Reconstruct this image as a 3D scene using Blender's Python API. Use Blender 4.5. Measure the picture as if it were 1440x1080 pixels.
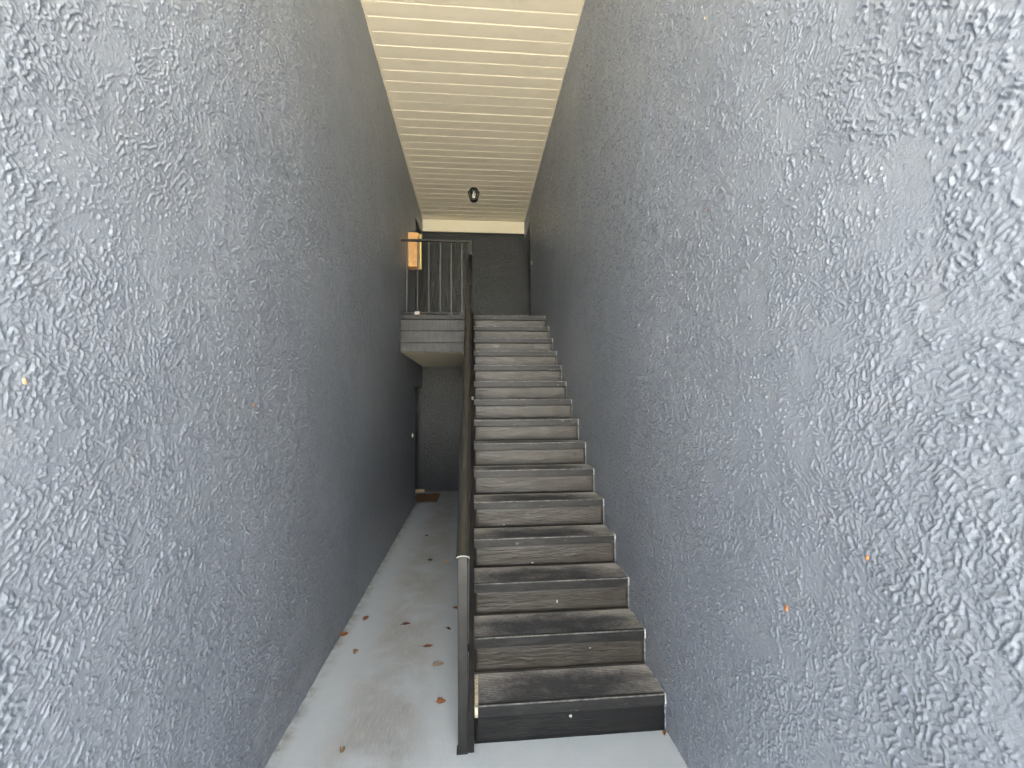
import bpy, bmesh, math, random
import numpy as np
from mathutils import Vector, Matrix, noise as mnoise

for o in list(bpy.data.objects):
    bpy.data.objects.remove(o, do_unlink=True)
SC = bpy.context.scene
COL = SC.collection
R = math.radians

# ------------------------------------------------------------------ camera
cam_data = bpy.data.cameras.new('camera')
cam = bpy.data.objects.new('camera', cam_data)
COL.objects.link(cam)
cam_data.sensor_width = 36.0
cam_data.lens = 618.9 / 1440.0 * 36.0
cam_data.clip_start = 0.02
cam_data.clip_end = 3000
YAW, PITCH, ROLL = 0.0850, 0.0366, 0.0069
M = Matrix.Rotation(-YAW, 4, 'Z') @ Matrix.Rotation(math.pi / 2 + PITCH, 4, 'X') @ Matrix.Rotation(-ROLL, 4, 'Z')
cam.matrix_world = Matrix.Translation((0.0073, -2.2434, 1.7089)) @ M
SC.camera = cam

# ------------------------------------------------------------------ world, sun, exposure
SUN_EL, SUN_AZ = R(62), R(75)          # azimuth clockwise from +Y (the back of the passage)
world = bpy.data.worlds.new('World')
SC.world = world
world.use_nodes = True
wn = world.node_tree
sky = wn.nodes.new('ShaderNodeTexSky')
sky.sky_type = 'NISHITA'
sky.sun_disc = False
sky.sun_elevation = SUN_EL
sky.sun_rotation = SUN_AZ
sky.dust_density = 4.0
sky.air_density = 1.0
sky.ozone_density = 1.0
hs = wn.nodes.new('ShaderNodeHueSaturation')      # thin even cloud: the blue washes out over the whole sky
hs.inputs['Saturation'].default_value = 0.25
wn.links.new(sky.outputs[0], hs.inputs['Color'])
wn.links.new(hs.outputs[0], wn.nodes['Background'].inputs[0])
wn.nodes['Background'].inputs[1].default_value = 0.10
sun_data = bpy.data.lights.new('sun', 'SUN')
sun_data.energy = 5.0
sun_data.angle = R(1.0)
sun_data.color = (1.0, 0.95, 0.88)
sun = bpy.data.objects.new('sun', sun_data)
COL.objects.link(sun)
sd = Vector((math.sin(SUN_AZ) * math.cos(SUN_EL), math.cos(SUN_AZ) * math.cos(SUN_EL), math.sin(SUN_EL)))
sun.rotation_euler = (-sd).to_track_quat('-Z', 'Y').to_euler()
sun.location = sd * 30
SC.view_settings.view_transform = 'Standard'
SC.view_settings.look = 'None'
SC.view_settings.exposure = 5.0
SC.view_settings.gamma = 1.0
SC.view_settings.use_curve_mapping = False
SC.render.engine = 'CYCLES'
SC.cycles.max_bounces = 8
SC.cycles.diffuse_bounces = 6
SC.cycles.glossy_bounces = 4

# ------------------------------------------------------------------ dimensions (metres)
RISE, RUN, NST = 0.19, 0.2628, 15
XL, XR = -0.978, 0.989
SW = 0.984                       # stair width
YE = (NST - 1) * RUN             # landing edge
ZL = NST * RISE                  # landing level
YB = 6.217                       # back wall
YO = -4.3                       # mouth of the passage
ZC = 5.185                       # ceiling face at the back
ZS = 2.361                       # underside of the landing
ZTOP = 5.5
rnd = random.Random(7)

# ------------------------------------------------------------------ node helpers
class NT:
    def __init__(s, name):
        s.m = bpy.data.materials.new(name)
        s.m.use_nodes = True
        s.t = s.m.node_tree
        s.n = s.t.nodes
        s.b = s.n['Principled BSDF']
        s.co = None
    def new(s, typ, ins=None, **kw):
        nd = s.n.new(typ)
        for k, v in kw.items():
            setattr(nd, k, v)
        for k, v in (ins or {}).items():
            s.set(nd.inputs[k], v)
        return nd
    def set(s, sock, v):
        if isinstance(v, bpy.types.NodeSocket):
            s.t.links.new(v, sock)
        else:
            sock.default_value = v
    def obj(s):
        if not s.co:
            s.co = s.new('ShaderNodeTexCoord').outputs['Object']
        return s.co
    def pos(s):
        return s.new('ShaderNodeNewGeometry').outputs['Position']
    def map(s, vec, scale=(1, 1, 1), rot=(0, 0, 0), loc=(0, 0, 0)):
        return s.new('ShaderNodeMapping', {'Vector': vec, 'Scale': scale, 'Rotation': rot, 'Location': loc}).outputs[0]
    def noise(s, vec, scale, detail=3, rough=0.5, dist=0.0):
        return s.new('ShaderNodeTexNoise', {'Vector': vec, 'Scale': scale, 'Detail': detail, 'Roughness': rough, 'Distortion': dist}).outputs[0]
    def vor(s, vec, scale, feature='F1', rnd_=1.0):
        return s.new('ShaderNodeTexVoronoi', {'Vector': vec, 'Scale': scale, 'Randomness': rnd_}, feature=feature).outputs[0]
    def step(s, v, a, b, lo=0.0, hi=1.0):
        nd = s.new('ShaderNodeMapRange', {'Value': v, 'From Min': a, 'From Max': b, 'To Min': lo, 'To Max': hi}, interpolation_type='SMOOTHSTEP')
        return nd.outputs[0]
    def math(s, op, a, b=0.0, c=0.0):
        nd = s.n.new('ShaderNodeMath')
        nd.operation = op
        s.set(nd.inputs[0], a); s.set(nd.inputs[1], b); s.set(nd.inputs[2], c)
        return nd.outputs[0]
    def mix(s, f, a, b):
        nd = s.n.new('ShaderNodeMix')
        nd.data_type = 'RGBA'
        s.set(nd.inputs[0], f)
        for sock, v in ((nd.inputs[6], a), (nd.inputs[7], b)):
            if isinstance(v, tuple) and len(v) == 3:
                v = (*v, 1.0)
            s.set(sock, v)
        return nd.outputs[2]
    def sep(s, v):
        return s.new('ShaderNodeSeparateXYZ', {0: v}).outputs
    def bump(s, h, dist, strength=1.0, normal=None):
        nd = s.new('ShaderNodeBump', {'Height': h, 'Distance': dist, 'Strength': strength})
        if normal:
            s.set(nd.inputs['Normal'], normal)
        return nd.outputs[0]
    def out(s, color=None, rough=None, normal=None, metal=None, spec=None):
        if isinstance(color, tuple) and len(color) == 3:
            color = (*color, 1.0)
        for k, v in (('Base Color', color), ('Roughness', rough), ('Normal', normal), ('Metallic', metal), ('Specular IOR Level', spec)):
            if v is not None:
                s.set(s.b.inputs[k], v)
        return s.m

# ------------------------------------------------------------------ materials
def stucco(name, col, relief=1.0, dust=0.14, clump=0.35):
    t = NT(name)
    p = t.obj()
    c = t.mix(t.step(t.noise(p, 1.3, 3, 0.6), 0.35, 0.7), tuple(k * 0.93 for k in col), tuple(k * 1.06 for k in col))
    c = t.mix(t.math('MULTIPLY', t.step(t.noise(p, 6, 3, 0.6), 0.52, 0.75), dust), c, (0.42, 0.41, 0.40))
    low = t.math('MULTIPLY', t.step(t.sep(p)[2], 0.02, 0.75, 1.0, 0.0), t.step(t.noise(p, 3.7, 4, 0.65), 0.46, 0.7))
    c = t.mix(t.math('MULTIPLY', low, dust * 2.2), c, (0.25, 0.21, 0.165))
    n = t.noise(t.map(p, scale=(1.0, 0.62, 1.0)) if relief is None else p, 46, 2, 0.6, 0.4)
    n = t.math('ADD', n, t.math('MULTIPLY', t.math('SUBTRACT', t.noise(p, 5, 1), 0.5), clump))
    lump = t.step(n, 0.50, 0.575)
    if relief is None:                       # the side walls carry modelled lumps near their mouth end
        lump = t.math('MULTIPLY', lump, t.step(t.sep(p)[1], -1.1, 1.8, 0.0, 2.6))
    h = t.math('ADD', lump, t.math('MULTIPLY', t.noise(p, 210, 2, 0.65), 0.22))
    return t.out(c, 0.36, t.bump(h, 0.0062), spec=0.5)

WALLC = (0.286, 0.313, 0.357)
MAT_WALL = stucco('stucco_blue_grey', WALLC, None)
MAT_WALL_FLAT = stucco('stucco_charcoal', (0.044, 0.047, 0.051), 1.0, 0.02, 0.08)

def m_floor():
    t = NT('painted_concrete')
    p = t.obj()
    x, y, z = t.sep(p)
    n = t.noise(p, 3.0, 5, 0.6, 0.4)
    worn = t.step(t.math('ABSOLUTE', t.math('ADD', x, 0.50)), 0.08, 0.34, 1.0, 0.0)
    worn = t.math('MULTIPLY', worn, t.step(n, 0.30, 0.62))
    streak = t.noise(t.map(p, scale=(120, 11.0, 1)), 1.0, 5, 0.7)
    worn = t.math('MULTIPLY', worn, t.step(streak, 0.3, 0.6, 0.45, 1.0))
    c = t.mix(t.noise(p, 9, 4, 0.6), (0.45, 0.50, 0.54), (0.53, 0.575, 0.61))
    c = t.mix(worn, c, t.mix(t.step(streak, 0.3, 0.7), (0.25, 0.25, 0.245), (0.48, 0.48, 0.47)))
    edge = t.step(t.math('ABSOLUTE', t.math('ADD', x, -XL)), 0.0, 0.10, 1.0, 0.0)
    c = t.mix(t.math('MULTIPLY', edge, t.step(t.noise(p, 11, 5, 0.7), 0.38, 0.68, 0.1, 0.75)), c, (0.17, 0.155, 0.135))
    spk = t.step(t.vor(p, 26), 0.035, 0.06, 1.0, 0.0)
    spk = t.math('MULTIPLY', spk, t.step(t.noise(p, 6, 2), 0.5, 0.58))
    c = t.mix(t.math('MULTIPLY', spk, 0.6), c, (0.12, 0.11, 0.10))
    grit = t.noise(t.map(p, scale=(1.0, 0.6, 1.0)), 110, 4, 0.75)
    h = t.math('ADD', t.math('MULTIPLY', streak, 0.5), t.math('MULTIPLY', grit, t.math('ADD', t.math('MULTIPLY', worn, 0.7), 0.35)))
    h = t.math('ADD', h, t.math('MULTIPLY', n, 0.8))
    return t.out(c, 0.5, t.bump(h, 0.0045), spec=0.35)
MAT_FLOOR = m_floor()

def m_cream():
    t = NT('cream_paint')
    p = t.pos()
    c = t.mix(t.noise(p, 2.0, 5, 0.65), (0.74, 0.665, 0.50), (0.81, 0.745, 0.59))
    d = t.step(t.noise(t.map(p, scale=(4, 9, 4)), 1.0, 5, 0.7), 0.55, 0.8)
    c = t.mix(t.math('MULTIPLY', d, 0.3), c, (0.42, 0.35, 0.24))
    h = t.noise(t.map(p, scale=(10, 120, 120)), 1.0, 4, 0.6)
    return t.out(c, 0.55, t.bump(h, 0.0012), spec=0.3)
MAT_CREAM = m_cream()

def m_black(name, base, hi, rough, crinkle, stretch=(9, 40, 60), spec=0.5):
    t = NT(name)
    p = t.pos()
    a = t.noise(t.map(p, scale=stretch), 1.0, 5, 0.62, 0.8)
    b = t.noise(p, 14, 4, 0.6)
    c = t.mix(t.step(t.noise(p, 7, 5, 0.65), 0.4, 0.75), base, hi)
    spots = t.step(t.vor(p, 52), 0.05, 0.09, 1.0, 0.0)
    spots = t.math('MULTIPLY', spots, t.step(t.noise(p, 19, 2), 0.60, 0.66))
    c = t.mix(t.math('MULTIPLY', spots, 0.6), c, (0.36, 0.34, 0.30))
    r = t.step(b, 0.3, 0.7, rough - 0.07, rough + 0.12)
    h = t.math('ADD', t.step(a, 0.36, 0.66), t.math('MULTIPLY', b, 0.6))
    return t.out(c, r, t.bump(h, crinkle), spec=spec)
MAT_RISER = m_black('brown_black_riser_paint', (0.044, 0.037, 0.028), (0.066, 0.056, 0.043), 0.36, 0.0013, spec=0.62)  # paler, browner base colour than the first riser
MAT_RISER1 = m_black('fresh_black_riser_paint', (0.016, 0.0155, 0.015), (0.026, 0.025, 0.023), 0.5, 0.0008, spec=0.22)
MAT_METAL = m_black('black_rail_paint', (0.020, 0.0185, 0.0155), (0.031, 0.028, 0.024), 0.36, 0.0007, (30, 30, 30), spec=0.45)
MAT_STRING = m_black('black_stringer_paint', (0.016, 0.015, 0.014), (0.03, 0.028, 0.025), 0.5, 0.0012, (30, 30, 30), spec=0.25)

def m_tread():
    t = NT('dusty_rubber_tread')
    p = t.pos()
    o = t.obj()
    x, y, z = t.sep(o)
    n = t.noise(t.map(p, scale=(5, 9, 9)), 1.0, 5, 0.65, 0.5)
    edge = t.step(t.math('ABSOLUTE', t.math('SUBTRACT', x, 0.45)), 0.18, 0.52)
    back = t.step(y, 0.13, 0.27)
    d = t.math('ADD', t.math('MULTIPLY', edge, 0.34), t.math('MULTIPLY', back, 0.34))
    d = t.math('ADD', d, t.math('SUBTRACT', t.math('MULTIPLY', n, 0.9), 0.36))
    rib = t.new('ShaderNodeTexWave', {'Vector': o, 'Scale': 10.2, 'Distortion': 0.4, 'Detail': 2.0, 'Detail Scale': 6.0}, wave_type='BANDS', bands_direction='Y').outputs['Fac']
    d2 = t.math('ADD', d, t.math('MULTIPLY', t.math('SUBTRACT', t.noise(p, 60, 4, 0.7), 0.5), 0.5))
    top = t.step(z, 0.0012, 0.0038, 0.0, 1.0)
    c = t.mix(t.math('MULTIPLY', t.step(d2, 0.0, 0.85), t.math('ADD', t.math('MULTIPLY', top, 0.75), 0.25)), (0.020, 0.0195, 0.020), (0.33, 0.305, 0.27))
    return t.out(c, 0.62, t.bump(t.noise(p, 120, 3, 0.6), 0.001), spec=0.4)
MAT_TREAD = m_tread()

def m_nose():
    t = NT('worn_grey_nosing')
    p = t.pos()
    n = t.noise(t.map(p, scale=(6, 30, 30)), 1.0, 6, 0.7, 0.5)
    c = t.mix(t.step(n, 0.38, 0.68), (0.016, 0.0155, 0.015), (0.034, 0.032, 0.030))
    w = t.step(t.noise(t.map(p, scale=(11, 40, 26)), 1.0, 4, 0.6), 0.62, 0.70)
    c = t.mix(t.math('MULTIPLY', w, 0.35), c, (0.25, 0.24, 0.23))
    return t.out(c, 0.46, t.bump(n, 0.0012), spec=0.4)
MAT_NOSE = m_nose()

def m_fascia():
    t = NT('weathered_fascia')
    p = t.pos()
    g = t.noise(t.map(p, scale=(150, 20, 4)), 1.0, 4, 0.65, 0.3)
    b = t.noise(p, 8, 4, 0.6)
    c = t.mix(t.step(g, 0.40, 0.68), (0.016, 0.015, 0.014), (0.066, 0.061, 0.055))
    c = t.mix(t.math('MULTIPLY', t.step(b, 0.5, 0.72), 0.5), c, (0.11, 0.103, 0.095))
    return t.out(c, 0.42, t.bump(t.math('ADD', g, b), 0.0022), spec=0.5)
MAT_FASCIA = m_fascia()

def plain(name, col, rough=0.5, var=0.12, sc=30, bump=0.0006, metal=0.0):
    t = NT(name)
    p = t.pos()
    n = t.noise(p, sc, 4, 0.6)
    c = t.mix(t.step(n, 0.3, 0.7), tuple(k * (1 - var) for k in col), tuple(min(1, k * (1 + var)) for k in col))
    return t.out(c, rough, t.bump(n, bump), metal=metal)
MAT_CAULK = plain('pale_caulk', (0.50, 0.50, 0.48), 0.5, 0.3, 60, 0.002)
MAT_LIP = plain('lit_nosing_lip', (0.13, 0.127, 0.12), 0.4, 0.6, 25, 0.001)  # paler colour stands in for light caught along the nosing edge
MAT_SEAL = plain('grey_sealant', (0.27, 0.28, 0.29), 0.45, 0.5, 45, 0.002)
MAT_STRIP = plain('bare_cream_edge', (0.62, 0.56, 0.40), 0.6, 0.35, 50, 0.001)
MAT_DOOR = plain('navy_door_paint', (0.018, 0.022, 0.032), 0.4)
MAT_FRAME = plain('black_frame_paint', (0.012, 0.012, 0.013), 0.4)
MAT_BRASS = plain('brass', (0.72, 0.58, 0.32), 0.3, metal=0.8)
MAT_BTN = plain('pale_button', (0.82, 0.78, 0.66), 0.35)
MAT_BOX = plain('tan_box_front', (0.74, 0.42, 0.16), 0.45, 0.10, 14)
MAT_BOXRIM = plain('yellow_box_rim', (0.78, 0.62, 0.22), 0.45, 0.10, 14)
MAT_BULB = plain('white_bulb', (0.9, 0.88, 0.82), 0.3, 0.02)
MAT_SHEET = plain('pale_bracket', (0.62, 0.56, 0.50), 0.5, 0.2, 60)
MAT_BLOCK = plain('tan_wood', (0.66, 0.50, 0.28), 0.55, 0.15, 40)
MAT_PICK = plain('grey_picket_paint', (0.10, 0.097, 0.09), 0.4)

def m_mat():
    t = NT('brown_woven_mat')
    p = t.obj()
    w = t.noise(t.map(p, scale=(150, 14, 40)), 1.0, 3, 0.6)
    c = t.mix(t.step(w, 0.35, 0.65), (0.13, 0.080, 0.052), (0.38, 0.25, 0.165))
    return t.out(c, 0.9, t.bump(w, 0.004), spec=0.1)
MAT_MAT = m_mat()

def m_glass():
    t = NT('lantern_glass')
    t.b.inputs['Transmission Weight'].default_value = 1.0
    return t.out((0.92, 0.93, 0.9), 0.08)
MAT_GLASS = m_glass()

def m_leaf(name, a, b):
    t = NT(name)
    p = t.pos()
    c = t.mix(t.step(t.noise(p, 130, 3, 0.6), 0.35, 0.65), a, b)
    t.b.inputs['Subsurface Weight'].default_value = 0.0
    return t.out(c, 0.55)
LEAF = {'orange': m_leaf('leaf_orange', (0.38, 0.12, 0.035), (0.60, 0.27, 0.10)),
        'red': m_leaf('leaf_red', (0.20, 0.06, 0.03), (0.36, 0.14, 0.08)),
        'pale': m_leaf('leaf_pale', (0.48, 0.33, 0.19), (0.62, 0.47, 0.30)),
        'dark': m_leaf('leaf_dark', (0.06, 0.025, 0.015), (0.13, 0.05, 0.03))}

def m_ground(name, a, b, sc, rough=0.85):
    t = NT(name)
    p = t.pos()
    n = t.noise(p, sc, 6, 0.65)
    c = t.mix(t.step(n, 0.3, 0.7), a, b)
    return t.out(c, rough, t.bump(t.noise(p, sc * 25, 4, 0.7), 0.004))
MAT_ASPHALT = m_ground('asphalt', (0.06, 0.06, 0.058), (0.09, 0.088, 0.083), 1.2)
MAT_PAVE = m_ground('pale_concrete', (0.50, 0.47, 0.41), (0.60, 0.57, 0.51), 1.0)
MAT_GRASS = m_ground('lawn', (0.05, 0.085, 0.025), (0.10, 0.13, 0.05), 0.8)
MAT_OUTER = m_ground('roof_grey', (0.12, 0.12, 0.12), (0.18, 0.18, 0.17), 2.0)

# ------------------------------------------------------------------ object helpers
def mk(name, bm, mat, parent=None, smooth=False, loc=None):
    me = bpy.data.meshes.new(name)
    bmesh.ops.recalc_face_normals(bm, faces=bm.faces)
    bm.to_mesh(me)
    bm.free()
    me.materials.append(mat)
    if smooth:
        for f in me.polygons:
            f.use_smooth = True
    return link(name, me, parent, loc)
def link(name, me, parent=None, loc=None):
    o = bpy.data.objects.new(name, me)
    COL.objects.link(o)
    if parent:
        o.parent = parent
    if loc:
        o.location = loc
    return o
def tag(o, label, cat, group=None):
    o['label'] = label
    o['category'] = cat
    if group:
        o['group'] = group
    return o
def struct(o):
    o['kind'] = 'structure'
    return o
def thing(name, label, cat, loc=(0, 0, 0), group=None):
    o = bpy.data.objects.new(name, None)
    COL.objects.link(o)
    o.location = loc
    o.empty_display_size = 0.1
    return tag(o, label, cat, group)
def bbox(bm, x0, x1, y0, y1, z0, z1, bev=0.0, seg=1):
    r = bmesh.ops.create_cube(bm, size=1.0, matrix=Matrix.Translation(((x0 + x1) / 2, (y0 + y1) / 2, (z0 + z1) / 2)) @ Matrix.Diagonal((x1 - x0, y1 - y0, z1 - z0, 1)))
    if bev:
        vs = set(r['verts'])
        es = [e for e in bm.edges if e.verts[0] in vs and e.verts[1] in vs]
        bmesh.ops.bevel(bm, geom=es, offset=bev, segments=seg, affect='EDGES', profile=0.5)
    return bm
def box(name, x0, x1, y0, y1, z0, z1, mat, parent=None, bev=0.0, loc=None):
    return mk(name, bbox(bmesh.new(), x0, x1, y0, y1, z0, z1, bev), mat, parent, loc=loc)
def extrude_x(pts, x0, x1):
    """polygon in (y, z) extruded along x"""
    bm = bmesh.new()
    a = [bm.verts.new((x0, p[0], p[1])) for p in pts]
    b = [bm.verts.new((x1, p[0], p[1])) for p in pts]
    bm.faces.new(a)
    bm.faces.new(b[::-1])
    n = len(pts)
    for i in range(n):
        bm.faces.new((a[i], b[i], b[(i + 1) % n], a[(i + 1) % n]))
    return bm
def sweep(prof, p0, p1, up=Vector((0, 0, 1))):
    """profile (side, up) swept from p0 to p1, capped"""
    bm = bmesh.new()
    p0, p1 = Vector(p0), Vector(p1)
    d = (p1 - p0).normalized()
    s = d.cross(up).normalized()
    u = s.cross(d).normalized()
    A = [bm.verts.new(p0 + s * q[0] + u * q[1]) for q in prof]
    B = [bm.verts.new(p1 + s * q[0] + u * q[1]) for q in prof]
    n = len(prof)
    for i in range(n):
        bm.faces.new((A[i], A[(i + 1) % n], B[(i + 1) % n], B[i]))
    bm.faces.new(A[::-1])
    bm.faces.new(B)
    return bm
def lathe(prof, seg=24, c=(0, 0, 0)):
    bm = bmesh.new()
    rings = []
    for r, z in prof:
        rings.append([bm.verts.new((c[0] + r * math.cos(2 * math.pi * k / seg), c[1] + r * math.sin(2 * math.pi * k / seg), c[2] + z)) for k in range(seg)])
    for a, b in zip(rings, rings[1:]):
        for k in range(seg):
            bm.faces.new((a[k], a[(k + 1) % seg], b[(k + 1) % seg], b[k]))
    bm.faces.new(rings[0])
    bm.faces.new(rings[-1][::-1])
    return bm

# ------------------------------------------------------------------ ground outside
struct(box('ground', -600, 600, -600, 600, -0.60, -0.16, MAT_GRASS))
struct(box('bounce_pavement', -60, 60, -30.0, YO - 0.35, -0.30, -0.02, MAT_PAVE))  # out of view; extended and kept pale to bounce sunlight onto the ceiling
struct(box('road', -200, 200, -38, -30.02, -0.30, -0.13, MAT_ASPHALT))
# ------------------------------------------------------------------ floor of the passage
struct(box('floor', XL - 0.30, XR + 0.30, YO - 0.33, YB + 0.02, -0.30, 0.0, MAT_FLOOR))

# ------------------------------------------------------------------ walls
LY = 5.20                                  # near edge of the door recesses
LINT_U, LINT_L = 4.83, 1.98
T = 0.30
pts = [(YO, -0.2), (LY, -0.2), (LY, LINT_L), (YB + 0.1, LINT_L), (YB + 0.1, ZL), (LY, ZL), (LY, LINT_U), (YB + 0.1, LINT_U), (YB + 0.1, ZTOP), (YO, ZTOP)]
# hand-thrown stucco: every lump is real relief, computed once for the sheet that faces the passage
class Perlin:
    def __init__(self, seed):
        r = np.random.RandomState(seed)
        self.p = np.concatenate([r.permutation(1024)] * 2)
        a = r.uniform(0, 2 * np.pi, 1024)
        self.g = np.stack([np.cos(a), np.sin(a)], 1).astype(np.float32)
    def __call__(self, x, y):
        xi, yi = np.floor(x).astype(np.int64), np.floor(y).astype(np.int64)
        xf, yf = (x - xi).astype(np.float32), (y - yi).astype(np.float32)
        u, v = xf * xf * xf * (xf * (xf * 6 - 15) + 10), yf * yf * yf * (yf * (yf * 6 - 15) + 10)
        def g(dx, dy):
            k = self.g[self.p[self.p[(xi + dx) & 1023] + ((yi + dy) & 1023)]]
            return k[..., 0] * (xf - dx) + k[..., 1] * (yf - dy)
        a = g(0, 0) * (1 - u) + g(1, 0) * u
        b = g(0, 1) * (1 - u) + g(1, 1) * u
        return (a * (1 - v) + b * v) * 1.5
def sst(v, a, b):
    t = np.clip((v - a) / (b - a), 0, 1)
    return t * t * (3 - 2 * t)
def relief(y, z, seed, flip):
    P = [Perlin(seed * 50 + k) for k in range(16)]
    fb = lambda i, x, w, n: sum(P[(i + k) % 16](x * 2 ** k, w * 2 ** k) * 0.5 ** k for k in range(n))
    wy = y + 0.014 * P[0](y * 11, z * 11) + 0.005 * P[1](y * 43, z * 43)
    wz = z + 0.014 * P[2](y * 11, z * 11) + 0.005 * P[3](y * 43, z * 43)
    zone = fb(4, y * 4.2, z * 4.2, 3)
    # separate lumps of uneven size, in loose clusters on the flat coat
    mid = P[5](y * 15, z * 15)
    n1 = P[6](wy * 98, wz * 98) + 0.5 * P[7](wy * 60, wz * 60)
    h = (0.8 + 0.4 * P[1](y * 60, z * 60)) * sst(n1 - (0.38 - 0.24 * zone - 0.30 * mid), 0.0, 0.13)
    n1 = P[8](wy * 132, wz * 132)
    h = np.maximum(h, 0.55 * sst(n1 - (0.40 - 0.35 * P[9](y * 6, z * 6) - 0.2 * mid), 0.0, 0.16))
    # drags of the trowel
    for k, (ang, L, W_, amp, lo) in enumerate(((52, 24, 128, 0.9, 0.04), (-35, 26, 134, 0.8, 0.14), (82, 23, 122, 0.85, 0.20), (12, 23, 126, 0.75, 0.20))):
        a = math.radians(ang * flip)
        u, v = wy * math.cos(a) + wz * math.sin(a), -wy * math.sin(a) + wz * math.cos(a)
        n = P[10 + k](u * L + 7.7 * k, v * W_) + 0.5 * P[11 + k](u * L * 3, v * W_ * 1.7)
        low = np.clip((1.9 - z) / 1.5, 0, 1) if k == 0 else 0.35
        m = sst(P[5 + k](y * 1.9 + 31 * k, z * 1.9) + 0.30 * low, lo, lo + 0.22)
        h = np.maximum(h, amp * m * sst(n, 0.32, 0.48))
    h = h * (0.75 + 0.55 * P[14](y * 17, z * 17))
    # a few smoothed-over patches
    h = h * (1 - 0.7 * sst(fb(1, y * 5.5 + 9, z * 4.0, 2), 0.44, 0.60))
    return 0.0049 * h + 0.0012 * P[15](y * 6, z * 6) + 0.0010
def stucco_wall(pts, xw, side, blocks, seed, extra):
    """solid wall (profile pts) with relief sheets on its passage face; side +1 faces +x"""
    bm = extrude_x(pts, *sorted((xw - side * 0.0015, xw - side * T)))
    bmesh.ops.recalc_face_normals(bm, faces=bm.faces)
    bmesh.ops.triangulate(bm, faces=[f for f in bm.faces if len(f.verts) > 4])
    base_v = [tuple(v.co) for v in bm.verts]
    bm.verts.index_update()
    base_f = [[v.index for v in f.verts] for f in bm.faces]
    bm.free()
    V, F = [np.array(base_v, np.float32)], []
    off = len(base_v)
    for y0, y1, z0, z1, sy, sz in blocks:
        ny, nz = max(2, int((y1 - y0) / sy)), max(2, int((z1 - z0) / sz))
        yy, zz = np.meshgrid(np.linspace(y0, y1, ny + 1), np.linspace(z0, z1, nz + 1), indexing='ij')
        hh = relief(yy, zz, seed, side)
        V.append(np.stack([xw + side * hh, yy, zz], -1).reshape(-1, 3).astype(np.float32))
        i = np.arange(ny)[:, None] * (nz + 1) + np.arange(nz)[None, :] + off
        q = np.stack([i, i + nz + 1, i + nz + 2, i + 1], -1).reshape(-1, 4)
        if side < 0:
            q = q[:, ::-1]
        F.append(q)
        off += (ny + 1) * (nz + 1)
    V, Q = np.concatenate(V), np.concatenate(F)
    loops = np.concatenate([np.array([i for f in base_f for i in f], np.int64), Q.ravel()])
    tot = np.array([len(f) for f in base_f] + [4] * 0, np.int64)
    tot = np.concatenate([tot, np.full(len(Q), 4, np.int64)])
    me = bpy.data.meshes.new('stucco_wall')
    me.vertices.add(len(V)); me.vertices.foreach_set('co', V.ravel())
    me.loops.add(len(loops)); me.loops.foreach_set('vertex_index', loops.astype(np.int32))
    me.polygons.add(len(tot)); me.polygons.foreach_set('loop_start', np.concatenate([[0], np.cumsum(tot)[:-1]]).astype(np.int32))
    sm = np.ones(len(tot), bool); sm[:len(base_f)] = False
    me.update(calc_edges=True)
    me.polygons.foreach_set('use_smooth', sm)
    me.validate()
    me.materials.append(MAT_WALL)
    return link('stucco_wall', me)
ZV = 5.27
def blocks(ya):
    return [(YO, ya, 0.0, ZV, 0.03, 0.03), (ya, -0.75, 0.30, 3.15, 0.0030, 0.0030), (ya, -0.75, 0.0, 0.30, 0.012, 0.012), (ya, -0.75, 3.15, ZV, 0.016, 0.016),
            (-0.75, 0.3, 0.0, 4.1, 0.0044, 0.0044), (-0.75, 0.3, 4.1, ZV, 0.014, 0.014), (0.3, 1.6, 0.0, ZV, 0.0072, 0.0072)]
wl = stucco_wall(pts, XL, 1, blocks(-1.38) + [(1.6, LY, 0.0, ZV, 0.016, 0.014), (LY, YB, LINT_L, ZL - 0.5, 0.02, 0.02), (LY, YB, LINT_U, ZV, 0.02, 0.015)], 3, None)
tag(wl, 'rough blue grey stucco side wall across the walkway from the stairs', 'wall')
LYR = 5.31
pts = [(YO, -0.2), (YB + 0.1, -0.2), (YB + 0.1, ZL), (LYR, ZL), (LYR, LINT_U + 0.01), (YB + 0.1, LINT_U + 0.01), (YB + 0.1, ZTOP), (YO, ZTOP)]
wr = stucco_wall(pts, XR, -1, blocks(-1.62) + [(1.6, LYR, 0.0, ZV, 0.016, 0.014), (LYR, YB, LINT_U + 0.01, ZV, 0.02, 0.015)], 8, None)
tag(wr, 'rough blue grey stucco side wall that the stair treads run against', 'wall')
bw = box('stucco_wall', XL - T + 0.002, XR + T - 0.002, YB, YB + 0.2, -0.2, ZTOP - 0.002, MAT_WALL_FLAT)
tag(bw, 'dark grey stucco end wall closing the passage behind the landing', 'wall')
# the building's own front either side of the mouth (behind the camera)
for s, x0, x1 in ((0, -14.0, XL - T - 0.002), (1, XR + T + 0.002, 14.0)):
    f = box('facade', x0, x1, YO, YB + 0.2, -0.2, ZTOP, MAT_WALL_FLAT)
    tag(f, ('blue grey stucco building block beyond the walkway side wall', 'blue grey stucco building block beyond the stair side wall')[s], 'building')

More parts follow.
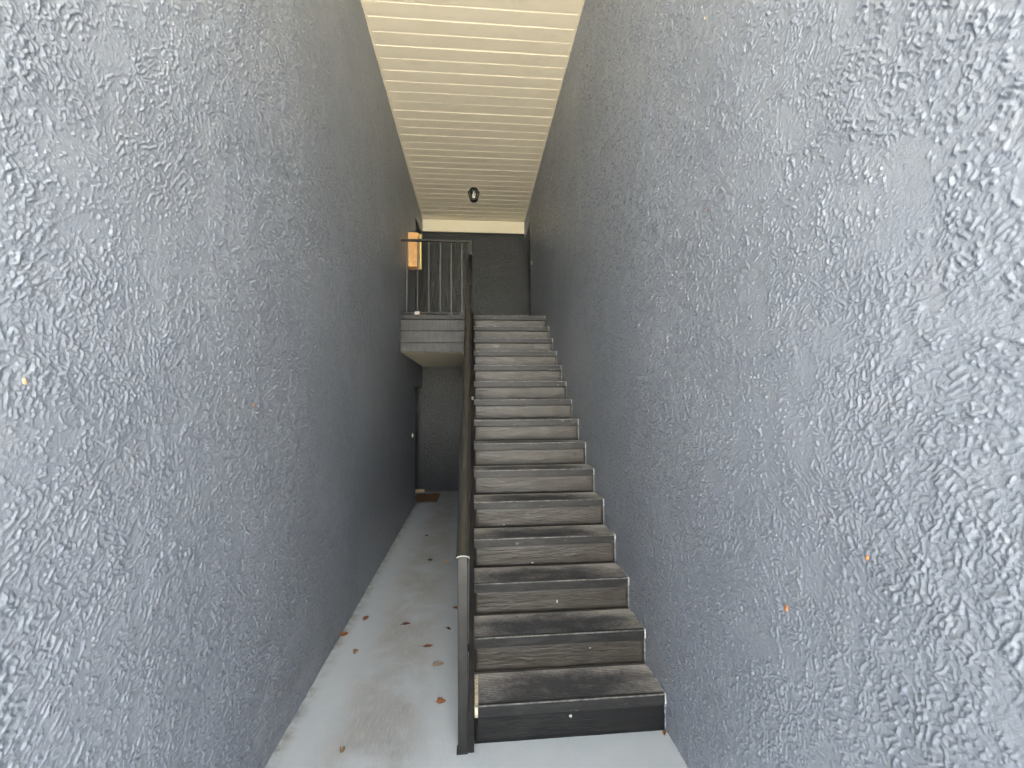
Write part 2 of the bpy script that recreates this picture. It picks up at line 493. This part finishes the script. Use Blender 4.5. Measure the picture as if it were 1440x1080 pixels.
# ------------------------------------------------------------------ ceiling planks
ceil = struct(box('ceiling', XL - T, XR + T, YO - 0.25, YB + 0.2, ZTOP + 0.002, ZTOP + 0.18, MAT_OUTER))
PW = 0.1605
TILT = -0.0105
def zc(y):
    return 5.249 + TILT * y
prof = [(0.0, 0.045), (0.0, 0.021), (0.015, 0.0005), (0.018, 0.0), (PW - 0.002, 0.0), (PW - 0.001, 0.045)]
pm = None
y = 1.745 - PW * 38
k = 0
while y < YB - 0.02:
    pr = list(prof)
    if y + PW > YB - 0.005:
        w = YB - 0.005 - y
        pr = [(0.0, 0.045), (0.0, 0.018), (min(0.027, w * 0.5), 0.0005), (w - 0.001, 0.0), (w - 0.001, 0.045)]
        o = mk('plank', extrude_x(pr, XL + 0.004, XR - 0.004), MAT_CREAM, ceil)
    elif pm is None:
        o = mk('plank', extrude_x(pr, XL + 0.004, XR - 0.004), MAT_CREAM, ceil)
        pm = o.data
    else:
        o = link('plank', pm, ceil)
    o.location = (0, y, zc(y + PW / 2) + rnd.uniform(-0.0012, 0.0012))
    o.rotation_euler = (math.atan(TILT) + rnd.uniform(-0.004, 0.004), 0, rnd.uniform(-0.0012, 0.0012))
    y += PW
    k += 1
for s in (0, 1):
    x = (XL + 0.009, XR - 0.009)[s]
    mk('edge_trim', sweep([(-0.010, -0.012), (0.010, -0.012), (0.010, 0.02), (-0.010, 0.02)], (x, YO - 0.2, zc(YO) ), (x, YB - 0.03, zc(YB))), MAT_CREAM, ceil)
hd = box('header_board', XL + 0.003, XR - 0.003, YB - 0.035, YB - 0.002, 4.953, ZC + 0.03, MAT_CREAM, ceil, 0.003)
box('header_trim', XL + 0.003, XR - 0.003, YB - 0.022, YB - 0.003, 4.925, 4.952, MAT_FRAME, ceil)

# ------------------------------------------------------------------ landing
ld = struct(bpy.data.objects.new('landing', None))
COL.objects.link(ld)
ld.location = (0, YE, 0)
def lbox(name, x0, x1, y0, y1, z0, z1, mat, bev=0.0):
    return box(name, x0, x1, y0 - YE, y1 - YE, z0, z1, mat, ld, bev)
lbox('deck', XL + 0.002, XR - 0.002, YE + 0.03, YB - 0.002, ZS + 0.035, ZL - 0.001, MAT_FASCIA)
lbox('nosing', XL + 0.004, -0.036, YE - 0.003, YE + 0.06, 2.797, ZL + 0.010, MAT_NOSE, 0.004)
for z0, z1 in ((2.644, 2.794), (2.486, 2.642), (ZS, 2.484)):
    lbox('fascia_board', XL + 0.012, -0.036, YE + 0.004 + rnd.uniform(0, 0.003), YE + 0.0295, z0, z1 - 0.001, MAT_FASCIA, 0.003)
lbox('edge_cover', XL + 0.002, XL + 0.0115, YE - 0.001, YE + 0.029, ZS - 0.004, 2.796, MAT_NOSE, 0.001)
sp = None
y = YE + 0.034
while y < YB - 0.03:
    w = min(PW, YB - 0.004 - y)
    if sp is None or w < PW - 1e-6:
        o = mk('soffit_plank', extrude_x([(0, 0.036), (0, 0.011), (min(0.024, w / 2), 0), (w - 0.001, 0), (w - 0.001, 0.036)], XL + 0.004, -0.036), MAT_CREAM, ld)
        sp = sp or o.data
    else:
        o = link('soffit_plank', sp, ld)
    o.location = (0, y - YE, ZS - 0.002)
    y += PW

# ------------------------------------------------------------------ staircase
st = thing('staircase', 'straight flight of black painted steps with ribbed treads rising along the wall', 'staircase')
rib = [(0.012, 0.0)]
npitch = 18
pit = (RUN - 0.018) / npitch
pr = []
for i in range(npitch):
    y0 = 0.020 + i * pit
    pr += [(y0, 0.0002), (y0 + pit * 0.22, 0.0044), (y0 + pit * 0.58, 0.0044), (y0 + pit * 0.88, 0.0002)]
pr = [(0.004, -0.044), (0.004, -0.001)] + pr + [(RUN + 0.020, 0.0), (RUN + 0.020, -0.044)]
tread_me = riser_me = nose_me = lip_me = None
def riser_mesh(seed, z0, z1):
    bm = bmesh.new()
    nx, nz = 40, 8
    r = random.Random(seed)
    fr, bk = [], []
    for j in range(nz + 1):
        row = []
        for i in range(nx + 1):
            x = SW * i / nx
            z = z0 + (z1 - z0) * j / nz
            d = 0.0035 * mnoise.noise((x * 7 + seed * 3.1, z * 22, seed)) + 0.002 * mnoise.noise((x * 22, z * 60 + seed, 2.0))
            if j in (0, nz):
                d *= 0.3
            row.append(bm.verts.new((x, d, z)))
        fr.append(row)
    for j in range(nz):
        for i in range(nx):
            bm.faces.new((fr[j][i], fr[j][i + 1], fr[j + 1][i + 1], fr[j + 1][i]))
    # back
    c = [bm.verts.new((x, 0.02, z)) for x, z in ((0, z0), (SW, z0), (SW, z1), (0, z1))]
    bm.faces.new((c[3], c[2], c[1], c[0]))
    bm.faces.new([c[0], c[1]] + fr[0][::-1])
    bm.faces.new([c[2], c[3]] + fr[-1])
    bm.faces.new([c[1], c[2]] + [fr[j][-1] for j in range(nz, -1, -1)])
    bm.faces.new([c[3], c[0]] + [fr[j][0] for j in range(nz + 1)])
    return bm
NH = 0.050
for i in range(NST):
    yf, zt = i * RUN, (i + 1) * RISE
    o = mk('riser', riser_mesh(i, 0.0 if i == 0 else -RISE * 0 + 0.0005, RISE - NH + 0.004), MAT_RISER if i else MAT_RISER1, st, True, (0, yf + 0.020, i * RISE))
    if i < NST - 1:
        if tread_me is None:
            o = mk('tread', extrude_x(pr, 0.0, SW), MAT_TREAD, st)
            tread_me = o.data
        else:
            o = link('tread', tread_me, st)
        o.location = (0, yf, zt)
        o.rotation_euler = (0, rnd.uniform(-0.002, 0.002), 0)
    if nose_me is None:
        bm = extrude_x([(0.0, -NH), (0.0, 0.002), (0.003, 0.0055), (0.019, 0.0055), (0.021, -0.004), (0.0035, -0.004), (0.0035, -NH)], 0.001, SW - 0.010)
        o = mk('nosing', bm, MAT_NOSE, st)
        nose_me = o.data
    else:
        o = link('nosing', nose_me, st)
    o.location = (0, yf - 0.001, zt)
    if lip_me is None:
        o = box('nosing_highlight', 0.002, SW - 0.010, -0.0025, 0.0035, 0.0010, 0.0078, MAT_LIP, st, 0.0012)  # thin pale strip added as the painted edge highlight
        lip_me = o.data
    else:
        o = link('nosing_highlight', lip_me, st)
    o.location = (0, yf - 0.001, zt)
    box('nosing_end', SW - 0.0095, SW - 0.001, -0.0015, 0.012, -NH + 0.003, 0.0065, MAT_CAULK, st, 0.0015, (0, yf, zt))
    if i < NST - 1:
        for pa, pb, up in (((SW - 0.001, 0.012, 0.002), (SW - 0.001, RUN + 0.014, 0.002), Vector((0, 0, 1))), ((SW - 0.001, 0.019, RISE - NH - zt + i * RISE), (SW - 0.001, 0.019, i * RISE - zt), Vector((0, -1, 0)))):
            bm = sweep([(-0.0035, -0.003), (0.0035, -0.003), (0.0028, 0.004), (-0.0028, 0.0035)], pa, pb, up)
            es = [e for e in bm.edges if e.calc_length() > 0.1]
            bmesh.ops.subdivide_edges(bm, edges=es, cuts=14, use_grid_fill=True)
            for v in bm.verts:
                q = v.co * 55 + Vector((i * 7.0, 0, 0))
                v.co.x -= 0.0035 * (mnoise.noise(q) + 0.2)
                v.co += 0.0016 * Vector((0, mnoise.noise(q + Vector((9, 0, 0))), mnoise.noise(q + Vector((0, 9, 0)))))
            mk('caulk_bead', bm, MAT_SEAL, st, True, (0, yf, zt))
box('bare_edge_strip', 0.002, 0.020, 0.0, RUN - 0.02, 0.0056, 0.0075, MAT_STRIP, st, 0.0, (0, 0, RISE))
box('bare_edge_strip', 0.002, 0.018, -0.0030, -0.0012, -NH + 0.002, 0.0075, MAT_STRIP, st, 0.0, (0, 0, RISE))
# chips of pale paint on the risers
for (x, i, z, rx, rz) in ((0.487, 0, 0.105, 0.008, 0.007), (0.52, 2, 0.06, 0.005, 0.009), (0.40, 3, 0.02, 0.009, 0.004), (0.22, 4, 0.02, 0.009, 0.004), (0.66, 1, 0.10, 0.004, 0.004)):
    bm = bmesh.new()
    bmesh.ops.create_icosphere(bm, subdivisions=2, radius=1.0)
    for v in bm.verts:
        k2 = 1 + 0.3 * mnoise.noise(v.co * 1.5 + Vector((i * 3, 0, 0)))
        v.co = Vector((v.co.x * rx * k2, v.co.y * 0.003, v.co.z * rz * k2))
    mk('paint_chip', bm, MAT_CAULK, st, True, (x, i * RUN + 0.0175, i * RISE + z))
# left stringer and the closed side beneath it
sl = RISE / RUN
def zs_(y, off):
    return RISE + sl * y + off
pts = [(-0.034, 0.0), (-0.034, zs_(-0.034, 0.022)), (YE + 0.05, zs_(YE + 0.05, 0.022)), (YE + 0.05, zs_(YE + 0.05, -0.36)), (0.28, 0.0)]
mk('stringer', extrude_x(pts, -0.030, -0.001), MAT_STRING, st)
pts = [(0.30, 0.0), (YE + 0.02, 0.0), (YE + 0.02, ZS - 0.003), (3.3, zs_(3.3, -0.36) - 0.0)]
mk('side_panel', extrude_x(pts, -0.024, -0.004), MAT_STRING, st)

# ------------------------------------------------------------------ stair railing
sr = thing('stair_railing', 'black metal stair handrail with newel post and thin pickets along the open side', 'railing', (-0.053, -0.02, 0))
def rb(bm, name, mat=MAT_METAL, smooth=False):
    o = mk(name, bm, mat, sr, smooth)
    o.location = (0.053, 0.02, 0)
    return o
RX = -0.053
rb(bbox(bmesh.new(), -0.079, -0.0305, -0.0395, 0.010, 0.0, 0.945, 0.003), 'newel_post')
rb(bbox(bmesh.new(), -0.086, -0.031, -0.043, 0.014, 0.0005, 0.006, 0.001), 'base_plate')
prof = []
for a in range(0, 181, 15):
    prof.append((0.033 * math.cos(R(a)), 0.020 * math.sin(R(a))))
prof += [(-0.031, -0.004), (-0.027, -0.004), (-0.027, 0.001)]
for a in range(165, 0, -30):
    prof.append((0.026 * math.cos(R(a)), 0.014 * math.sin(R(a)) - 0.002))
prof += [(0.027, 0.001), (0.027, -0.004), (0.031, -0.004)]
P0, P1 = Vector((RX, -0.05, 0.938)), Vector((RX - 0.0, YE + 0.03, 3.690))
rb(sweep(prof, P0, P1), 'handrail', smooth=False)
d = (P1 - P0).normalized()
rb(sweep([(-0.021, -0.012), (0.021, -0.012), (0.021, 0.002), (-0.021, 0.002)], P0 + d * 0.012, P1), 'rail_core')
# worn bright rim at the rail's cut end
rim = []
for a in range(0, 181, 15):
    rim.append((0.0335 * math.cos(R(a)), 0.0205 * math.sin(R(a))))
for a in range(180, -1, -15):
    rim.append((0.0300 * math.cos(R(a)), 0.0172 * math.sin(R(a))))
rb(sweep(rim, P0 - d * 0.0025, P0 + d * 0.0015), 'worn_rim', MAT_CAULK)
np_ = 24
for i in range(1, np_):
    yy = 0.02 + (YE - 0.05) * i / np_
    zr = P0.z + (P1.z - P0.z) * (yy - P0.y) / (P1.y - P0.y)
    rb(bbox(bmesh.new(), RX - 0.006, RX + 0.006, yy - 0.006, yy + 0.006, zs_(yy, -0.09), zr - 0.009), 'picket')
# bottom bar the pickets stand on, and two tie brackets to the stringer
rb(sweep([(-0.012, -0.010), (0.012, -0.010), (0.012, 0.010), (-0.012, 0.010)], (RX, 0.012, zs_(0.012, -0.09)), (RX, YE + 0.0, zs_(YE, -0.09))), 'bottom_bar')
for yy in (0.30, 2.10, 3.50):
    rb(bbox(bmesh.new(), RX - 0.008, -0.029, yy - 0.02, yy + 0.02, zs_(yy, -0.10), zs_(yy, -0.08)), 'bracket')
rb(bbox(bmesh.new(), -0.022, -0.004, 2.06, 2.10, zs_(2.08, 0.020), zs_(2.08, 0.055), 0.004), 'bracket', MAT_SHEET)

# ------------------------------------------------------------------ landing railing
YR = YE + 0.04
br = thing('balcony_railing', 'black metal guard railing with thin pickets on the landing edge', 'railing', (-0.5, YR, ZL))
def bb(name, x0, x1, y0, y1, z0, z1, mat=MAT_METAL, bev=0.0):
    return box(name, x0 + 0.5, x1 + 0.5, y0, y1, z0 - ZL, z1 - ZL, mat, br, bev)
bb('top_rail', XL + 0.001, -0.014, -0.020, 0.020, 3.862, 3.890, bev=0.003)
bb('bottom_rail', XL + 0.001, -0.073, -0.016, 0.016, 2.878, 2.898, MAT_NOSE, 0.002)
bb('corner_post', -0.072, -0.015, -0.025, 0.032, ZL + 0.011, 3.8615, bev=0.003)
for x in (-0.894, -0.753, -0.602, -0.450, -0.302, -0.158):
    bb('picket', x - 0.0055, x + 0.0055, -0.0055, 0.0055, 2.897, 3.863, MAT_PICK)
bb('bracket', -0.787, -0.722, -0.03, 0.028, ZL + 0.0105, 2.906, MAT_SHEET, 0.006)
bb('bracket', -0.335, -0.272, -0.03, 0.028, ZL + 0.0105, 2.901, MAT_FRAME, 0.003)
bb('bracket', -0.186, -0.116, -0.03, 0.028, ZL + 0.0105, 2.902, MAT_FRAME, 0.003)

# ------------------------------------------------------------------ doors in their recesses
def door(label, side, y0, y1, z0, z1):
    """side -1: in the left wall, +1: in the right wall"""
    xw = XL if side < 0 else XR
    t = thing('door', label, 'door', (xw + side * 0.13, (y0 + y1) / 2, z0))
    cy = (y0 + y1) / 2
    def b(name, d0, d1, a0, a1, c0, c1, mat, bev=0.0, par=None):
        xa, xb = sorted((side * (d0 - 0.13), side * (d1 - 0.13)))
        return box(name, xa, xb, a0 - cy, a1 - cy, c0 - z0, c1 - z0, mat, par or t, bev)
    leaf = b('door_leaf', 0.13, 0.17, y0 + 0.052, y1 - 0.052, z0 + 0.01, z1 - 0.052, MAT_DOOR, 0.003)
    for a0, a1 in ((y0 + 0.002, y0 + 0.05), (y1 - 0.05, y1 - 0.002)):
        b('frame_jamb', 0.10, 0.20, a0, a1, z0 + 0.001, z1 - 0.002, MAT_FRAME, 0.003)
    b('frame_head', 0.10, 0.20, y0 + 0.051, y1 - 0.051, z1 - 0.05, z1 - 0.002, MAT_FRAME, 0.003)
    w = y1 - y0 - 0.104
    for r0, r1 in ((0.18, 0.85), (1.0, 1.75)):
        for q in (0.12, 0.55):
            b('raised_panel', 0.122, 0.131, y0 + 0.052 + w * q, y0 + 0.052 + w * (q + 0.33), z0 + r0, z0 + r1, MAT_DOOR, 0.004, leaf)
    kb = mk('knob', lathe([(0.012, 0.0), (0.012, 0.025), (0.026, 0.036), (0.027, 0.05), (0.016, 0.058)], 16), MAT_BRASS, leaf, True)
    kb.rotation_euler = (0, R(-90 * side), 0)
    kb.location = (0, y0 + 0.12 - cy, 1.0)
    return t
door('dark door recessed under the landing beside the doormat', -1, LY, YB, 0.0, LINT_L)
door('dark upstairs door recessed behind the railing near the yellow wall box', -1, LY, YB, ZL, LINT_U)
door('dark upstairs door recessed at the head of the stairs', 1, LYR, YB, ZL, LINT_U + 0.01)

# ------------------------------------------------------------------ door bells
def bell(label, side, y, z):
    xw = XL if side < 0 else XR
    t = thing('doorbell', label, 'doorbell', (xw, y, z))
    xa, xb = sorted((-side * 0.016, side * 0.004))
    box('plate', xa, xb, -0.014, 0.014, -0.034, 0.034, MAT_BTN, t, 0.003)
    k = mk('button', lathe([(0.011, 0.0), (0.011, 0.006), (0.007, 0.009)], 14), MAT_BRASS, t, True)
    k.rotation_euler = (0, R(-90 * side), 0)
    k.location = (-side * 0.015, 0, 0.0)
bell('small pale doorbell on the wall beside the door under the landing', -1, 4.843, 1.166)
bell('small pale doorbell on the wall beside the door at the stair head', 1, 5.10, 4.038)

# ------------------------------------------------------------------ yellow wall box
yb_ = thing('wall_box', 'tan and yellow box fixed to the stucco wall behind the landing railing', 'wall box', (XL, 4.48, 3.715))
bm = bmesh.new()
bbox(bm, -0.004, 0.152, -0.08, 0.06, 0.0, 0.535, 0.006, 2)
for v in bm.verts:                      # the body tapers slightly towards its front
    if v.co.y < 0:
        v.co.x *= 0.97
        v.co.z = 0.012 + v.co.z * 0.97
body = mk('body', bm, MAT_BOX, yb_)
box('rim', -0.003, 0.180, 0.0605, 0.090, 0.018, 0.565, MAT_BOXRIM, yb_, 0.006)
for z in (0.15, 0.19):
    mk('screw', lathe([(0.006, 0), (0.006, 0.003), (0.003, 0.005)], 10), MAT_FRAME, body).matrix_local = Matrix.Translation((0.02 + z * 0.3, -0.079, z)) @ Matrix.Rotation(R(90), 4, 'X')

# ------------------------------------------------------------------ ceiling lantern
lz = zc(4.93)
ln = thing('ceiling_lantern', 'small black six sided lantern hanging under the cream plank ceiling', 'lantern', (0.006, 4.93, lz))
ln.scale = (1.12, 1.12, 0.84)
mk('canopy', lathe([(0.060, 0.003), (0.060, -0.012), (0.045, -0.022), (0.07, -0.03), (0.088, -0.052), (0.082, -0.056)], 6), MAT_METAL, ln)
def hexp(r, z, k):
    return Vector((r * math.cos(R(60 * k)), r * math.sin(R(60 * k)), z))
for k in range(6):
    a, b_ = hexp(0.082, -0.054, k), hexp(0.052, -0.218, k)
    c, d_ = hexp(0.082, -0.054, k + 1), hexp(0.052, -0.218, k + 1)
    mk('frame_bar', sweep([(-0.005, -0.005), (0.005, -0.005), (0.005, 0.005), (-0.005, 0.005)], a, b_, Vector((math.cos(R(60 * k)), math.sin(R(60 * k)), 0.3))), MAT_METAL, ln)
    bm = bmesh.new()
    ins = 0.95
    vs = [bm.verts.new(Vector((q.x * ins, q.y * ins, q.z))) for q in (a, c, d_, b_)]
    f = bm.faces.new(vs)
    r = bmesh.ops.extrude_face_region(bm, geom=[f])
    for v in r['geom']:
        if isinstance(v, bmesh.types.BMVert):
            v.co.x *= 0.965
            v.co.y *= 0.965
    mk('glass_pane', bm, MAT_GLASS, ln)
bm = lathe([(0.055, -0.214), (0.058, -0.222), (0.050, -0.240), (0.040, -0.240), (0.044, -0.224)], 6)
mk('bottom_ring', bm, MAT_METAL, ln)
mk('bulb', lathe([(0.013, -0.055), (0.014, -0.09), (0.026, -0.125), (0.030, -0.155), (0.022, -0.182), (0.006, -0.192)], 18), MAT_BULB, ln, True)

# ------------------------------------------------------------------ doormat and block
dm = thing('doormat', 'brown woven doormat on the floor in front of the lower door', 'doormat', (-0.84, 5.65, 0))
bm = bbox(bmesh.new(), -0.20, 0.20, -0.325, 0.325, 0.0005, 0.014, 0.004)
mk('pile', bm, MAT_MAT, dm)
for x in (-0.215, 0.203):
    box('border', x, x + 0.012, -0.33, 0.33, 0.0005, 0.010, MAT_FRAME, dm, 0.002)
for yv in (-0.338, 0.3265):
    box('border', -0.2, 0.2, yv, yv + 0.0115, 0.0005, 0.010, MAT_FRAME, dm, 0.002)
wb = box('wood_block', -0.13, 0.12, -0.028, 0.028, 0.0, 0.055, MAT_BLOCK, None, 0.006, (-1.05, 6.165, 0.0))
tag(wb, 'short pale tan block lying on the floor against the end wall behind the doormat', 'block')

# ------------------------------------------------------------------ fallen leaves
def leaf_mesh(seed, L, W_, curl):
    r = random.Random(seed)
    bm = bmesh.new()
    n, m = 12, 6
    rows = []
    for i in range(n + 1):
        u = i / n
        w = W_ * (math.sin(math.pi * min(1, u ** 0.8)) ** 0.8) * (1 + 0.18 * math.sin(u * 19 + seed))
        row = []
        for j in range(m + 1):
            v = 2 * j / m - 1
            x = (u - 0.5) * L
            yv = v * w * 0.5
            z = curl * L * (0.9 * (u - 0.5) ** 2) + abs(v) ** 1.5 * w * 0.55 * (0.6 + curl) + 0.004 * mnoise.noise((u * 4 + seed, v * 2, 0.3))
            row.append(bm.verts.new((x, yv, z)))
        rows.append(row)
    for i in range(n):
        for j in range(m):
            bm.faces.new((rows[i][j], rows[i + 1][j], rows[i + 1][j + 1], rows[i][j + 1]))
    # stalk
    top = rows[0][m // 2].co.copy()
    a = [bm.verts.new(top + Vector((0, s * 0.0012, h_))) for s, h_ in ((-1, 0), (1, 0), (0, 0.002))]
    b = [bm.verts.new(top + Vector((-0.3 * L, s * 0.0008, 0.25 * curl * L + h_))) for s, h_ in ((-1, 0), (1, 0), (0, 0.0015))]
    for i in range(3):
        bm.faces.new((a[i], a[(i + 1) % 3], b[(i + 1) % 3], b[i]))
    zmin = min(v.co.z for v in bm.verts)
    for v in bm.verts:
        v.co.z -= zmin - 0.0008
    r_ = bmesh.ops.solidify(bm, geom=list(bm.faces), thickness=0.0007)
    return bm
G = 'dry leaves scattered on the passage floor'
leaves = [
    (-0.945, 1.12, 0.060, 0.030, 0.9, 35, 'orange', 'orange brown curled leaf lying against the foot of the walkway wall'),
    (-0.848, 1.357, 0.065, 0.032, 0.4, 65, 'orange', 'orange brown leaf with dark folded edges lying near the walkway wall'),
    (-0.800, 0.885, 0.045, 0.030, 1.0, 60, 'pale', 'small folded tan and brown leaf near the walkway wall'),
    (-0.518, 1.245, 0.060, 0.022, 0.3, 20, 'red', 'thin faded red leaf in the middle of the worn walkway'),
    (-0.320, 0.917, 0.070, 0.022, 0.5, 12, 'red', 'long dark red rolled leaf lying on the walkway'),
    (-0.193, 1.137, 0.045, 0.020, 0.3, -35, 'dark', 'small dark brown leaf lying by the stair post side'),
    (-0.232, 0.688, 0.075, 0.028, 0.6, 12, 'pale', 'pale tan pointed leaf lying on the walkway'),
    (-0.188, 0.330, 0.055, 0.030, 0.9, 5, 'orange', 'ragged red brown leaf lying beside the newel post'),
    (-0.288, 2.486, 0.075, 0.040, 0.7, -8, 'pale', 'half pale half brown leaf farther down the walkway by the railing'),
    (-0.470, 2.581, 0.055, 0.028, 0.4, -5, 'dark', 'dark leaf lying farther down the walkway centre'),
    (-0.150, 1.461, 0.050, 0.026, 0.4, 10, 'red', 'brown leaf partly tucked behind the railing post'),
    (0.962, -0.012, 0.032, 0.024, 1.0, 80, 'orange', 'crumpled orange leaf at the bottom corner of the stairs by the wall'),
    (-0.640, 0.030, 0.034, 0.024, 0.8, 70, 'pale', 'tiny curled tan leaf on the worn floor near the passage mouth'),
    (-0.60, 3.45, 0.045, 0.022, 0.4, 30, 'dark', 'tiny dark leaf on the shaded floor short of the doormat'),
]
for i, (x, y, L, w, cu, a, c, lab) in enumerate(leaves):
    o = mk('leaf', leaf_mesh(i * 3 + 1, L, w, cu), LEAF[c], None, True, (x, y, 0.0))
    o.rotation_euler = (0, 0, R(a))
    tag(o, lab, 'leaf', G)
# seed flecks stuck to the stucco
flecks = [
    (1, -0.511, 3.321, 'pale', 0.007, 'tiny pale fleck stuck highest of all on the stair side stucco wall'),
    (1, -0.502, 2.498, 'red', 0.006, 'tiny reddish fleck stuck well above the steps on the stair side wall'),
    (1, -0.011, 1.391, 'pale', 0.0045, 'tiny pale speck on the stair side wall just over the lower steps'),
    (1, -0.907, 1.047, 'orange', 0.012, 'orange leaf fleck stuck low on the stair side stucco wall, the largest there'),
    (1, -1.205, 1.308, 'orange', 0.007, 'small orange fleck on the stair side wall near the larger orange one'),
    (-1, -1.193, 1.757, 'pale', 0.008, 'tiny cream fleck stuck to the walkway stucco wall near its outer end'),
    (-1, -0.188, 1.693, 'orange', 0.007, 'tiny orange fleck stuck to the walkway stucco wall farther in')]
for side, y, z, c, s_, lab in flecks:
    bm = bmesh.new()
    bmesh.ops.create_icosphere(bm, subdivisions=2, radius=1.0)
    for v in bm.verts:
        k2 = 1 + 0.35 * mnoise.noise(v.co * 1.3 + Vector((y * 9, z, 0)))
        v.co = Vector((v.co.x * 0.003, v.co.y * s_ * 0.6 * k2, v.co.z * s_ * k2))
    o = mk('leaf_fleck', bm, LEAF[c], None, True, ((XR - 0.004) if side > 0 else (XL + 0.004), y, z))
    o.rotation_euler = (R(25), 0, 0)
    tag(o, lab, 'leaf fleck', 'leaf flecks stuck to the walls')
